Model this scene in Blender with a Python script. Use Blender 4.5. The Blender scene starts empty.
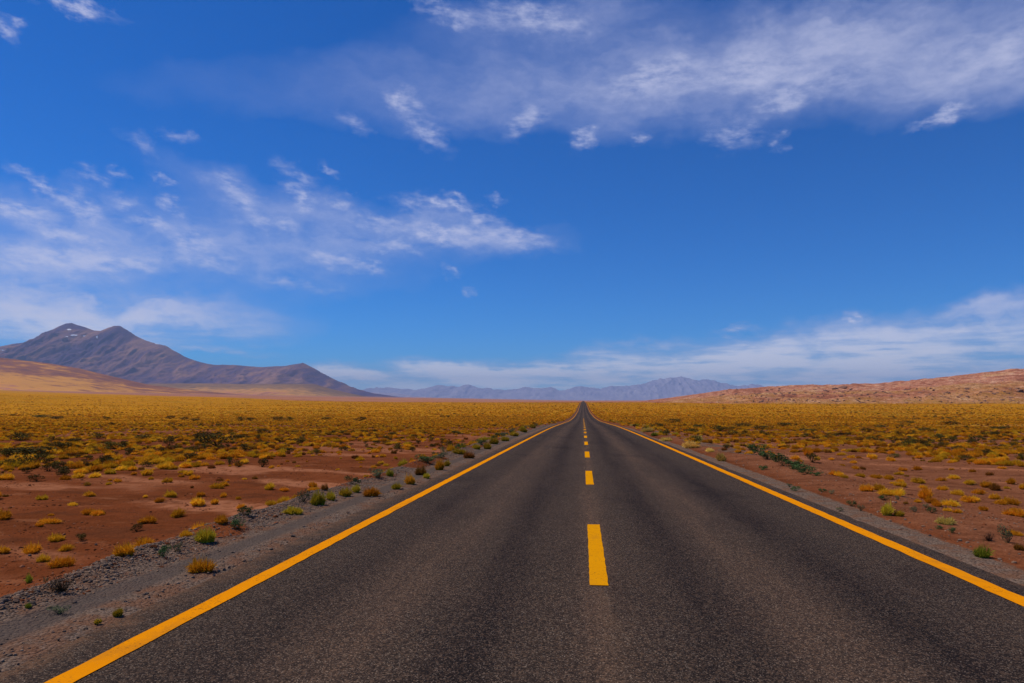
import bpy, bmesh, math, random
import numpy as np
from mathutils import Matrix, Vector

R = math.radians
sc = bpy.context.scene
COL = sc.collection
rng = np.random.default_rng(11)
random.seed(5)

# ------------------------------------------------------------------ camera
EYE = 1.647
F = 24.0 / 36.0 * 1024
PITCH, YAW = R(5.15), R(5.92)
cam_d = bpy.data.cameras.new("camera")
cam = bpy.data.objects.new("camera", cam_d)
COL.objects.link(cam)
cam_d.lens, cam_d.sensor_width = 24.0, 36.0
cam_d.clip_start, cam_d.clip_end = 0.1, 250000.0
cam.location = (0, 0, EYE)
cam.rotation_euler = (R(90) + PITCH, 0, YAW)
sc.camera = cam
CM = np.array(cam.rotation_euler.to_matrix())

def ray(px, py):
    d = np.array([(px - 512) / F, -(py - 341.5) / F, -1.0])
    return CM @ d
def az_el(px, py):
    d = ray(px, py)
    return math.degrees(math.atan2(d[0], d[1])), math.degrees(math.atan2(d[2], math.hypot(d[0], d[1])))
def project(p):
    q = (np.asarray(p, float) - np.array([0, 0, EYE])) @ CM
    return 512 + F * q[..., 0] / -q[..., 2], 341.5 - F * q[..., 1] / -q[..., 2], -q[..., 2]

# ------------------------------------------------------------------ view, sun, sky
SUN_EL, SUN_AZ = R(57), R(-78)
sc.view_settings.view_transform = 'Standard'
sc.view_settings.look = 'None'
sc.view_settings.exposure = 0.13
sc.view_settings.gamma = 1.0
sc.view_settings.use_curve_mapping = False

sun_d = bpy.data.lights.new("sun", 'SUN')
sun_d.energy, sun_d.angle, sun_d.color = 3.8, R(0.5), (1.0, 0.91, 0.75)
sun = bpy.data.objects.new("sun", sun_d)
COL.objects.link(sun)
sd = Vector((math.sin(SUN_AZ) * math.cos(SUN_EL), math.cos(SUN_AZ) * math.cos(SUN_EL), math.sin(SUN_EL)))
sun.rotation_euler = sd.to_track_quat('Z', 'Y').to_euler()
sun.location = (0, 0, 50)

class NT:
    """small helper for node trees"""
    def __init__(self, tree):
        self.t = tree; self.n = tree.nodes; self.l = tree.links
    def node(self, typ, **kw):
        nd = self.n.new(typ)
        for k, v in kw.items(): setattr(nd, k, v)
        return nd
    def put(self, sock, v):
        if isinstance(v, bpy.types.NodeSocket): self.l.new(v, sock)
        elif v is not None: sock.default_value = v
    def m(self, op, a, b=None, c=None, clamp=False):
        nd = self.node("ShaderNodeMath", operation=op, use_clamp=clamp)
        for i, v in enumerate((a, b, c)):
            if v is not None: self.put(nd.inputs[i], v)
        return nd.outputs[0]
    def vm(self, op, a, b=None, scale=None):
        nd = self.node("ShaderNodeVectorMath", operation=op)
        self.put(nd.inputs[0], a)
        if b is not None: self.put(nd.inputs[1], b)
        if scale is not None: self.put(nd.inputs['Scale'], scale)
        return nd.outputs[0]
    def mix(self, f, a, b):
        nd = self.node("ShaderNodeMix", data_type='RGBA')
        self.put(nd.inputs[0], f); self.put(nd.inputs[6], a); self.put(nd.inputs[7], b)
        return nd.outputs[2]
    def noise(self, vec, scale, detail=3, rough=0.55, typ='FBM', dist=0.0):
        nd = self.node("ShaderNodeTexNoise")
        nd.inputs['Distortion'].default_value = dist
        if vec is not None: self.l.new(vec, nd.inputs['Vector'])
        nd.inputs['Scale'].default_value = scale; nd.inputs['Detail'].default_value = detail
        nd.inputs['Roughness'].default_value = rough
        return nd.outputs['Fac']
    def step(self, v, lo, hi, a=0.0, b=1.0, kind='SMOOTHSTEP'):
        nd = self.node("ShaderNodeMapRange", interpolation_type=kind)
        self.put(nd.inputs[0], v)
        for i, q in enumerate((lo, hi, a, b)): self.put(nd.inputs[1 + i], q)
        return nd.outputs[0]
    def sep(self, v):
        nd = self.node("ShaderNodeSeparateXYZ"); self.l.new(v, nd.inputs[0]); return nd.outputs
    def comb(self, x, y, z):
        nd = self.node("ShaderNodeCombineXYZ")
        for i, v in enumerate((x, y, z)): self.put(nd.inputs[i], v)
        return nd.outputs[0]
    def ramp(self, f, stops, interp='LINEAR'):
        nd = self.node("ShaderNodeValToRGB"); self.put(nd.inputs[0], f)
        nd.color_ramp.interpolation = interp
        e = nd.color_ramp.elements
        while len(e) < len(stops): e.new(0.5)
        for q, (p, c) in zip(e, stops): q.position = p; q.color = (*c, 1)
        return nd.outputs[0]

world = bpy.data.worlds.new("World")
sc.world = world
world.use_nodes = True
W = NT(world.node_tree)
bg = world.node_tree.nodes['Background']
sky = W.node("ShaderNodeTexSky", sky_type='NISHITA', sun_disc=False)
sky.sun_elevation, sky.sun_rotation = SUN_EL, SUN_AZ
sky.altitude, sky.air_density, sky.dust_density, sky.ozone_density = 3000, 1.0, 0.2, 4.0
SKY_STRENGTH = 0.089
bg.inputs['Strength'].default_value = SKY_STRENGTH
hsv = W.node("ShaderNodeHueSaturation")
hsv.inputs['Saturation'].default_value = 1.30
hsv.inputs['Value'].default_value = 1.0
W.l.new(sky.outputs[0], hsv.inputs['Color'])
skycol = W.mix(1.0, hsv.outputs[0], (.15, .88, 1.27, 1)); skycol.node.blend_type = 'MULTIPLY'   # polarised, deep blue high-altitude sky
geo = W.node("ShaderNodeTexCoord")
dirv = W.vm('NORMALIZE', geo.outputs['Generated'])
dx, dy, dz = W.sep(dirv)
az = W.m('MULTIPLY', W.m('ARCTAN2', dx, dy), 57.29578)
el = W.m('MULTIPLY', W.m('ARCSINE', dz), 57.29578)
elp = W.m('MAXIMUM', el, 0.0)
inv = W.m('DIVIDE', 1.0, W.m('ADD', W.m('MAXIMUM', dz, 0.0), 0.10))
plane = W.comb(W.m('MULTIPLY', dx, inv), W.m('MULTIPLY', dy, inv), 0.0)
angv = W.comb(az, W.m('MULTIPLY', el, 1.6), 0.0)          # angular map, wisps stretched sideways
# slow warp so that edges of the cloud fields are ragged
w1 = W.m('MULTIPLY', W.m('SUBTRACT', W.noise(angv, 0.11, 4, 0.6), 0.5), 9.0)
w2 = W.m('MULTIPLY', W.m('SUBTRACT', W.noise(W.vm('ADD', angv, (31.0, 7.0, 3.0)), 0.16, 4, 0.6), 0.5), 5.0)
azw, elw = W.m('ADD', az, w1), W.m('ADD', el, w2)
# tufts only get a small ragged edge, so they stay where the sky shows them
flat_el = W.step(el, 1.5, 7.0, .18, 1.0)
azp = W.m('ADD', az, W.m('MULTIPLY', W.m('SUBTRACT', W.noise(W.vm('ADD', angv, (5.0, 2.0, 1.0)), .45, 4, .62), .5), 4.0))
elp2 = W.m('ADD', el, W.m('MULTIPLY', flat_el, W.m('MULTIPLY', W.m('SUBTRACT', W.noise(W.vm('ADD', angv, (15.0, 22.0, 8.0)), .55, 4, .62), .5), 2.6)))
elw = W.m('ADD', el, W.m('MULTIPLY', flat_el, w2))

def field(blobs, warp=1.0):
    tot = None
    for (px, py, rx, ry, rot, amp) in blobs:
        a0, e0 = az_el(px, py)
        a1, e1 = az_el(px + rx, py); a2, e2 = az_el(px, py - ry)
        ra = max(abs(a1 - a0), 0.05); re = max(abs(e2 - e0), 0.05)
        A = W.m('SUBTRACT', azw if warp else azp, a0); E = W.m('SUBTRACT', elw if warp else elp2, e0)
        c, s = math.cos(R(rot)), math.sin(R(rot))
        u = W.m('MULTIPLY_ADD', A, c / ra, W.m('MULTIPLY', E, s / ra))
        v = W.m('MULTIPLY_ADD', A, -s / re, W.m('MULTIPLY', E, c / re))
        r2 = W.m('MULTIPLY_ADD', u, u, W.m('MULTIPLY', v, v))
        g = W.m('MULTIPLY', W.m('EXPONENT', W.m('MULTIPLY', r2, -1.0)), amp)
        tot = g if tot is None else W.m('ADD', tot, g)
    return tot

veil = field([   # (px, py, rx, ry, tilt deg, amount): broad thin sheets, as sky directions
    (1000, 62, 200, 46, 4, .85), (800, 66, 190, 44, 3, .75), (600, 78, 170, 46, 0, .55), (420, 95, 150, 40, -4, .34),
    (200, 90, 150, 36, 0, .20), (560, 20, 160, 26, 2, .40), (860, 18, 170, 30, 0, .40),
    (30, 258, 120, 30, 4, .8), (190, 250, 130, 34, -6, .62), (330, 238, 130, 26, -7, .56), (470, 232, 90, 17, -7, .85),
    (20, 205, 70, 20, 0, .55), (250, 190, 110, 22, -12, .38), (330, 275, 90, 16, -8, .25),
    (20, 312, 190, 27, 0, 2.0), (170, 318, 90, 18, 0, .8),
    (960, 335, 190, 28, 4, 1.3), (760, 356, 160, 20, 2, 1.3), (1000, 306, 130, 9, 5, .4), (660, 366, 110, 12, 2, 1.2), (860, 372, 220, 16, 0, 1.3),
    (480, 374, 110, 10, 0, 1.5), (350, 376, 40, 7, -8, 1.4), (225, 353, 40, 3, 0, .5),
    (560, 388, 330, 10, 0, 1.2)])
puff = field([   # small bright tufts
    (650, 78, 44, 16, 12, .75), (745, 74, 50, 16, 0, .5), (830, 82, 70, 16, 0, .4), (1010, 50, 60, 30, 0, .4), (530, 18, 55, 14, -8, .8), (440, 10, 34, 10, -14, .95),
    (400, 102, 16, 10, 0, 1.0), (425, 132, 26, 12, -35, .9), (355, 122, 16, 8, -20, .7), (580, 139, 13, 10, 10, 1.3), (641, 138, 10, 7, 0, 1.1), (735, 136, 26, 12, 0, .9), (776, 143, 9, 7, 0, .8),
    (525, 122, 22, 12, 30, .9), (945, 117, 34, 6, 10, 1.1), (780, 103, 30, 10, 0, .7),
    (76, 3, 34, 9, -5, 1.7), (6, 26, 13, 9, -40, 1.2), (140, 142, 22, 9, -25, .8), (176, 135, 16, 7, -15, .7),
    (80, 205, 30, 11, -22, 1.15), (25, 172, 20, 6, -18, .9), (52, 188, 10, 5, -25, 1.0), (92, 176, 22, 8, -10, .9), (125, 200, 15, 6, 0, .9), (148, 220, 16, 6, 0, .9), (190, 240, 24, 11, -12, .9), (232, 184, 26, 9, -14, .85),
    (300, 195, 13, 10, -50, 1.2), (295, 172, 22, 9, -30, .7), (342, 200, 14, 7, -10, 1.0), (415, 202, 22, 9, 0, 1.0), (440, 201, 9, 6, -20, 1.2), (458, 202, 8, 6, -30, 1.1), (480, 216, 24, 8, -15, 1.0), (440, 233, 34, 8, 0, 1.1), (520, 238, 34, 8, -5, .9),
    (40, 258, 60, 12, 0, .8), (110, 262, 50, 10, 5, .8), (372, 265, 15, 5, -12, 1.0), (448, 271, 9, 5, -10, 1.0), (330, 260, 26, 7, -12, .8), (468, 293, 7, 4, -20, .8), (240, 200, 20, 7, 0, .7), (15, 210, 40, 9, -10, 1.0), (60, 236, 40, 7, -12, .8), (170, 205, 14, 6, -20, .9), (270, 222, 30, 7, -10, .8), (375, 222, 24, 7, -8, .8), (210, 262, 30, 7, -8, .7), (300, 285, 40, 5, -6, .6), (395, 248, 30, 5, -6, .7), (120, 172, 12, 5, -20, .8), (330, 170, 12, 5, -30, .7), (160, 180, 10, 4, -10, .8), (498, 200, 8, 4, -10, .7),
    (345, 372, 36, 3.6, -4, 3.2), (450, 368, 44, 5.5, -3, 3.0), (530, 371, 56, 3.6, 2, 2.6), (735, 331, 22, 4, 0, .9), (855, 316, 12, 4, -5, 1.1), (640, 345, 50, 8, 0, .5)], 0)
far_low = W.step(el, 3.5, 7.5, 1.0, 0.0)
n_wisp = W.noise(W.comb(W.m('MULTIPLY', azw, 1.0), W.m('MULTIPLY', elw, 2.6), 0.0), 0.16, 8, 0.62)
n_fine = W.noise(W.comb(W.m('MULTIPLY_ADD', el, .5, az), W.m('MULTIPLY', el, 2.4), 0.0), 0.62, 7, 0.62)
n_plane = W.noise(plane, 1.3, 6, 0.6)
veil = W.m('MULTIPLY', W.m('MAXIMUM', W.m('SUBTRACT', veil, 0.14), 0.0), 1.2)
puff = W.m('MULTIPLY', W.m('MAXIMUM', W.m('SUBTRACT', puff, 0.10), 0.0), 1.15)
vd = W.m('MULTIPLY', veil, W.step(W.m('MULTIPLY_ADD', n_wisp, 0.7, W.m('MULTIPLY', n_plane, 0.3)), 0.27, 0.66, W.step(el, 14.0, 20.0, 0.12, 0.5), 1.12))
vd = W.m('MULTIPLY', vd, W.step(n_fine, 0.3, 0.7, 0.88, 1.10))
pd = W.m('MULTIPLY', puff, W.step(n_fine, 0.28, 0.74, 0.03, .92))
low_n = W.noise(W.comb(W.m('MULTIPLY', az, .16), W.m('MULTIPLY', el, 1.5), 0.0), 1.0, 6, .58)
low_k = W.m('MULTIPLY_ADD', far_low, W.m('SUBTRACT', W.step(low_n, .34, .66, .40, 1.45), 1.0), 1.0)
vd = W.m('MULTIPLY', vd, low_k); pd = W.m('MULTIPLY', pd, W.step(low_n, .3, .55, W.m('MULTIPLY_ADD', far_low, -.4, 1.0), 1.0))
dens = W.m('SUBTRACT', 1.0, W.m('EXPONENT', W.m('MULTIPLY', W.m('ADD', W.m('MULTIPLY', vd, .95), pd), -1.0)))
dens = W.m('MULTIPLY', W.m('MINIMUM', dens, 0.86), W.step(el, -0.5, 0.2))
CB = 1.0 / SKY_STRENGTH
far_white = W.step(el, 2.5, 8.0, 1.0, 0.0)
cl_hi = W.mix(far_white, (0.57 * CB, 0.59 * CB, 0.78 * CB, 1), (0.86 * CB, 0.85 * CB, 0.92 * CB, 1))      # distant banks show their sunlit sides
cl_lo = W.mix(far_white, (0.36 * CB, 0.41 * CB, 0.66 * CB, 1), (0.50 * CB, 0.52 * CB, 0.70 * CB, 1))
cl_col = W.mix(W.step(dens, 0.1, 0.8), cl_lo, cl_hi)
W.l.new(W.mix(dens, skycol, cl_col), bg.inputs['Color'])
world.cycles.sampling_method = 'MANUAL'
world.cycles.sample_map_resolution = 512

# ------------------------------------------------------------------ numpy noise
def _hash(i, j, seed):
    h = (i * 374761393 + j * 668265263 + seed * 1442695041) & 0xFFFFFFFF
    h = ((h ^ (h >> 13)) * 1274126177) & 0xFFFFFFFF
    return ((h ^ (h >> 16)) & 0xFFFF) / 65535.0
def vnoise(x, y, seed=0):
    x = np.asarray(x, float); y = np.asarray(y, float)
    i = np.floor(x).astype(np.int64); j = np.floor(y).astype(np.int64)
    u, v = x - i, y - j
    u = u * u * u * (u * (u * 6 - 15) + 10); v = v * v * v * (v * (v * 6 - 15) + 10)
    a, b = _hash(i, j, seed), _hash(i + 1, j, seed)
    c, d = _hash(i, j + 1, seed), _hash(i + 1, j + 1, seed)
    return (a * (1 - u) + b * u) * (1 - v) + (c * (1 - u) + d * u) * v
def fbm(x, y, seed=0, octs=4, gain=0.5):
    t = 0.0; a = 1.0; s = 0.0
    for k in range(octs):
        t = t + a * vnoise(x * 2 ** k + 17.3 * k, y * 2 ** k - 9.1 * k, seed + k); s += a; a *= gain
    return t / s
def ridged(x, y, seed=0, octs=4, gain=0.55):
    t = 0.0; a = 1.0; s = 0.0
    for k in range(octs):
        t = t + a * (1 - np.abs(2 * vnoise(x * 2 ** k + 11.3 * k, y * 2 ** k + 5.7 * k, seed + k) - 1)); s += a; a *= gain
    return t / s
def sst(v, lo, hi):
    t = np.clip((np.asarray(v, float) - lo) / (hi - lo), 0, 1)
    return t * t * (3 - 2 * t)

# ------------------------------------------------------------------ terrain heights
XR = 0.22                                          # road centre
PY = np.array([-400, -60, 0, 40, 70, 110, 175, 260, 380, 520, 720, 1000, 1200, 1500, 3000, 8000, 20000, 70000.])
PZ = np.array([4.2, .63, 0, -.43, -.82, -1.55, -2.65, -3.3, -3.45, -2.2, -.1, 2.35, 3.1, 4.3, 9.2, 28, 76, 270.])
def _pchip(x, xs, ys):
    h = np.diff(xs); dl = np.diff(ys) / h
    m = np.zeros_like(ys); m[0], m[-1] = dl[0], dl[-1]
    m[1:-1] = np.where(dl[:-1] * dl[1:] > 0, 2 * dl[:-1] * dl[1:] / (dl[:-1] + dl[1:] + 1e-12), 0)
    k = np.clip(np.searchsorted(xs, x) - 1, 0, len(h) - 1); t = np.clip((x - xs[k]) / h[k], 0, 1)
    return (ys[k] * (1 + 2 * t) * (1 - t) ** 2 + h[k] * m[k] * t * (1 - t) ** 2 + ys[k + 1] * t * t * (3 - 2 * t) + h[k] * m[k + 1] * t * t * (t - 1))
def road_z(y): return _pchip(np.asarray(y, float), PY, PZ)
def ground_z(x, y):
    x = np.asarray(x, float); y = np.asarray(y, float)
    s = x - XR
    z = road_z(y)
    drop = 0.45 + 0.9 * np.exp(-((y - 290) / 130) ** 2)
    wob = 0.5 * (vnoise(x * 0 + 3.3, y * 0.22, 5) - 0.5)
    L = sst(-s + wob, 5.0, 7.2) * drop
    Rr = sst(s + wob, 4.4, 11.0) * (drop * 0.85) - 0.10 * np.exp(-((s - 5.6) / 0.8) ** 2) * sst(y, 9, 18)
    berm = 0.09 * np.exp(-((-s - 5.1 + wob * .6) / 0.35) ** 2) * (0.4 + 1.2 * vnoise(x * 1.5, y * 1.1, 7))
    z = z - np.where(s < 0, L, Rr) + np.where(s < 0, berm, 0)
    off = sst(np.abs(s), 4.1, 7.5)
    z = z + off * (0.16 * (fbm(x * .22, y * .22, 21, 4) - 0.5) + .10 * (fbm(x * 1.7, y * 1.7, 22, 3) - .5))
    far = sst(np.abs(s), 15, 90)
    z = z + far * 1.1 * (fbm(x / 38., y / 38., 31, 3) - 0.5)
    r = np.hypot(x, y)
    z = z + sst(np.abs(s), 60, 500) * 3.0 * (fbm(x / 240., y / 240., 33, 3) - 0.5)
    z = z + 0.019 * np.maximum(-x - 260, 0) * sst(-x, 200, 700) * (1 - 0.0 * r)
    z = z + sst(np.abs(s), 900, 4000) * 16 * (fbm(x / 1500., y / 1500., 35, 3) - .5)
    under = sst(4.02 - np.abs(s), 0.0, 0.25) * 0.05          # the bed sinks a little below the asphalt sheet
    return z - under
def hit(px, py):
    """the ground point seen at a pixel"""
    d = ray(px, py); t0 = 0.5; t = 0.6
    f = lambda q: EYE + d[2] * q - float(ground_z(d[0] * q, d[1] * q))
    while t < 6000 and f(t) > 0: t0 = t; t *= 1.03
    a, b = t0, t
    for _ in range(30):
        c = (a + b) / 2
        if f(c) > 0: a = c
        else: b = c
    return np.array([d[0] * b, d[1] * b, float(ground_z(d[0] * b, d[1] * b))])

# ------------------------------------------------------------------ mesh helpers
def grid_mesh(name, X, Y, Z, mat, attrs=None, smooth=True):
    nu, nv = X.shape
    co = np.stack([X, Y, Z], -1).reshape(-1, 3)
    idx = np.arange(nu * nv).reshape(nu, nv)
    q = np.stack([idx[:-1, :-1], idx[1:, :-1], idx[1:, 1:], idx[:-1, 1:]], -1).reshape(-1, 4)
    me = bpy.data.meshes.new(name)
    me.vertices.add(len(co)); me.vertices.foreach_set("co", co.ravel())
    me.loops.add(q.size); me.loops.foreach_set("vertex_index", q.ravel())
    me.polygons.add(len(q)); me.polygons.foreach_set("loop_start", np.arange(0, q.size, 4))
    if smooth: me.polygons.foreach_set("use_smooth", np.ones(len(q), bool))
    for k, v in (attrs or {}).items():
        at = me.attributes.new(k, 'FLOAT', 'POINT'); at.data.foreach_set("value", np.asarray(v, np.float32).ravel())
    me.update(); me.validate()
    me.materials.append(mat)
    ob = bpy.data.objects.new(name, me); COL.objects.link(ob)
    return ob
def raw_mesh(name, co, faces, mat=None, col=None):
    me = bpy.data.meshes.new(name)
    me.from_pydata([tuple(map(float, c)) for c in co], [], [tuple(map(int, f)) for f in faces])
    if col is not None:
        at = me.attributes.new("tone", 'FLOAT', 'POINT'); at.data.foreach_set("value", np.asarray(col, np.float32))
    if mat: me.materials.append(mat)
    me.update()
    return me
def new_mat(name, rough=0.9, spec=0.2):
    m = bpy.data.materials.new(name); m.use_nodes = True
    n = NT(m.node_tree); b = m.node_tree.nodes['Principled BSDF']
    b.inputs['Roughness'].default_value = rough; b.inputs['Specular IOR Level'].default_value = spec
    return m, n, b
def attr(n, name, out='Fac'):
    a = n.node("ShaderNodeAttribute"); a.attribute_name = name; return a.outputs[out]
def bump(n, b, h, strength, dist):
    bp = n.node("ShaderNodeBump"); bp.inputs['Strength'].default_value = strength; bp.inputs['Distance'].default_value = dist
    n.l.new(h, bp.inputs['Height']); n.l.new(bp.outputs[0], b.inputs['Normal'])
def structure(o): o["kind"] = "structure"; return o
def thing(o, label, cat, group=None):
    o["label"], o["category"] = label, cat
    if group: o["group"] = group
    return o

# ------------------------------------------------------------------ ground material
def ground_material():
    m, n, b = new_mat("desert_ground", 1.0, 0.0)
    P = n.node("ShaderNodeNewGeometry").outputs['Position']
    gravel, grass, pale = attr(n, "gravel"), attr(n, "grass"), attr(n, "pale")
    track, dirt = attr(n, "track"), attr(n, "pinkness")
    f1, f2, f3 = n.noise(P, 0.35, 4), n.noise(P, 3.2, 4, .6), n.noise(P, 26, 3, .65)
    g1 = n.noise(P, 70, 2, .7)
    soil = n.ramp(f1, [(.30, (.100, .027, .009)), (.5, (.170, .045, .016)), (.70, (.225, .070, .027))])
    soil = n.mix(n.step(f2, .35, .7, 0, .55), soil, (.18, .055, .022, 1))
    soil = n.mix(n.m('MULTIPLY', dirt, .75), soil, n.ramp(f2, [(.3, (.19, .070, .034)), (.7, (.27, .112, .060))]))
    soil = n.mix(n.step(f3, .42, .62, 0.0, .6), soil, (.095, .030, .013, 1))
    crust = n.noise(n.vm('MULTIPLY', P, (.5, 1.3, 0)), .9, 5, .68)
    soil = n.mix(n.step(crust, .52, .62, 0, .5), soil, (.085, .030, .015, 1))
    soil = n.mix(n.step(crust, .34, .44, .45, 0), soil, (.27, .105, .05, 1))
    soil = n.mix(n.m('MULTIPLY', pale, n.step(f2, .3, .6, .35, 1)), soil, (.32, .125, .062, 1))
    vor = n.node("ShaderNodeTexVoronoi"); vor.inputs['Scale'].default_value = 38; n.l.new(P, vor.inputs['Vector'])
    vor2 = n.node("ShaderNodeTexVoronoi"); vor2.inputs['Scale'].default_value = 85; n.l.new(P, vor2.inputs['Vector'])
    gr = n.mix(n.sep(vor.outputs['Color'])[0], (.08, .053, .040, 1), (.185, .125, .092, 1))
    gr = n.mix(n.step(n.sep(vor2.outputs['Color'])[1], .55, 1, 0, .7), gr, (.20, .15, .125, 1))
    gr = n.mix(n.step(f2, .42, .62, 0, .55), gr, (.16, .066, .033, 1))
    gm = n.step(n.m('MULTIPLY_ADD', n.m('SUBTRACT', n.m('MULTIPLY_ADD', f2, .6, n.m('MULTIPLY', f3, .4)), .5), 1.4, gravel), .35, .62)
    c = n.mix(gm, soil, gr)
    tr = n.mix(n.noise(P, 9, 4), (.066, .050, .043, 1), (.115, .088, .076, 1))
    c = n.mix(n.step(n.m('MULTIPLY_ADD', n.m('SUBTRACT', f2, .5), .6, track), .35, .75, 0, .85), c, tr)
    # dry grass cover of the plain
    st = n.vm('MULTIPLY', P, (1.0, 1.0, 0.0))
    h1, h2, h3 = n.noise(st, .9, 3, .6), n.noise(st, .045, 4, .6), n.noise(st, .008, 4, .6)
    gcol = n.ramp(h1, [(.3, (.26, .10, .009)), (.5, (.48, .205, .009)), (.72, (.60, .295, .015))])
    gcol = n.mix(n.step(h2, .50, .68, 0, .6), gcol, (.22, .11, .014, 1))
    gcol = n.mix(n.step(h3, .5, .66, 0, .55), gcol, (.26, .15, .016, 1))
    gq = n.step(n.m('MULTIPLY_ADD', n.m('SUBTRACT', n.m('MULTIPLY_ADD', h1, .5, n.m('MULTIPLY', h2, .5)), .5), 1.5, grass), .35, .65)
    c = n.mix(n.m('MULTIPLY', gq, .92), c, gcol)
    # pinkish bare strip far out on the plain
    far = n.ramp(n.noise(st, .004, 5, .6), [(.3, (.28, .11, .062)), (.55, (.36, .16, .10)), (.75, (.36, .20, .08))])
    far = n.mix(n.step(n.noise(st, .03, 3, .6), .55, .62, 0, .4), far, (.16, .085, .06, 1))
    c = n.mix(n.step(n.m('ADD', attr(n, "barren"), n.m('MULTIPLY_ADD', n.noise(st, .006, 4), .6, -.3)), .35, .65), c, far)
    n.l.new(c, b.inputs['Base Color'])
    hh = n.m('ADD', n.m('MULTIPLY', f3, .6), n.m('MULTIPLY', n.m('MULTIPLY', vor.outputs['Distance'], gm), -.35))
    hh = n.m('MULTIPLY_ADD', f2, n.m('MULTIPLY_ADD', gm, -1.2, 1.8), hh)
    bump(n, b, hh, 1.0, 0.045)
    return m

def stretch(lo_step, end, grow, start):
    v = [start]; s = lo_step
    while v[-1] < end: v.append(v[-1] + s); s *= grow
    return v
xs_r = np.array(stretch(.28, 62000, 1.042, 13.0))
xs = np.concatenate([-(xs_r[::-1]), np.arange(-12.8, 12.81, .16), xs_r])
ys = np.concatenate([-np.array(stretch(.4, 900, 1.12, 4.4))[::-1], np.array(stretch(.15, 40, 1.004, -4.0)), ])
ys = np.concatenate([ys, np.array(stretch(ys[-1] - ys[-2], 66000, 1.028, ys[-1]))[1:]])
GX, GY = np.meshgrid(xs, ys, indexing='ij')
GZ = ground_z(GX, GY)
S = GX - XR
wob = 0.5 * (vnoise(GX * 0 + 3.3, GY * 0.22, 5) - 0.5)
a_grav = np.where(S < 0, sst(-S, 3.6, 4.0) * (1 - sst(-S + wob * 1.2, 5.25, 6.1)), sst(S, 3.6, 4.0) * (1 - sst(S + wob * .8, 4.0, 4.4)))
mound = np.exp(-((S - 5.9) / 1.1) ** 2) * sst(GY, 20, 27) * (1 - .6 * sst(GY, 60, 90))
a_grav = np.maximum(a_grav, mound * .8)
a_grav = np.maximum(a_grav, .8 * np.exp(-((-S - 5.6) / .9) ** 2) * sst(GY, 14, 24))
a_grav = a_grav * (1 - .75 * sst(GY, 55, 130))
patch = fbm(GX * .55, GY * .4, 43, 3)
a_grav = a_grav - .75 * sst(patch, .50, .62) * sst(np.abs(S), 4.5, 4.9)
a_track = np.where(S < 0, np.exp(-((-S - 4.42 - wob * .3) / 0.20) ** 2), 0) * (0.75 + .5 * fbm(GX * .5, GY * .15, 41, 2))
def grass_cover(x, y):
    s = x - XR; r = np.hypot(x, y)
    edge = np.where(s < 0, 8.5 + 9.0 * np.exp(-((y - 14) / 18) ** 2), 7.0 + 11.0 * np.exp(-((y - 20) / 13) ** 2))
    c = sst(np.abs(s) + 9 * (fbm(x / 7., y / 7., 51, 3) - .5), edge - 3, edge + 9)
    c = c * sst(fbm(x / 22., y / 34., 52, 3), .10, .34)
    near_road = sst(np.abs(s), 4.3, 5.0) * sst(y, 60, 150)
    return np.maximum(np.clip(c, 0, 1), near_road * .9) * sst(np.abs(s), 4.2, 4.9)
a_cover = grass_cover(GX, GY)
a_grass = a_cover * (0.12 + 0.78 * sst(np.hypot(GX, GY), 60, 260))
a_pale = sst(fbm(GX / 7., GY / 1.6 + GX * .25, 61, 3), .56, .70) * (1 - a_cover) * sst(np.abs(S), 5.4, 7)
a_bar = sst(GY - (950 + .9 * np.maximum(-GX - 500, 0)), 0, 450)
a_pink = np.where(S > 0, sst(S, 4.2, 5.0), sst(GY, 45, 80) * .6)
ground = grid_mesh("ground", GX, GY, GZ, ground_material(), dict(gravel=a_grav, track=a_track, grass=a_grass, pale=a_pale, barren=a_bar, pinkness=a_pink))
structure(ground)

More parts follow.
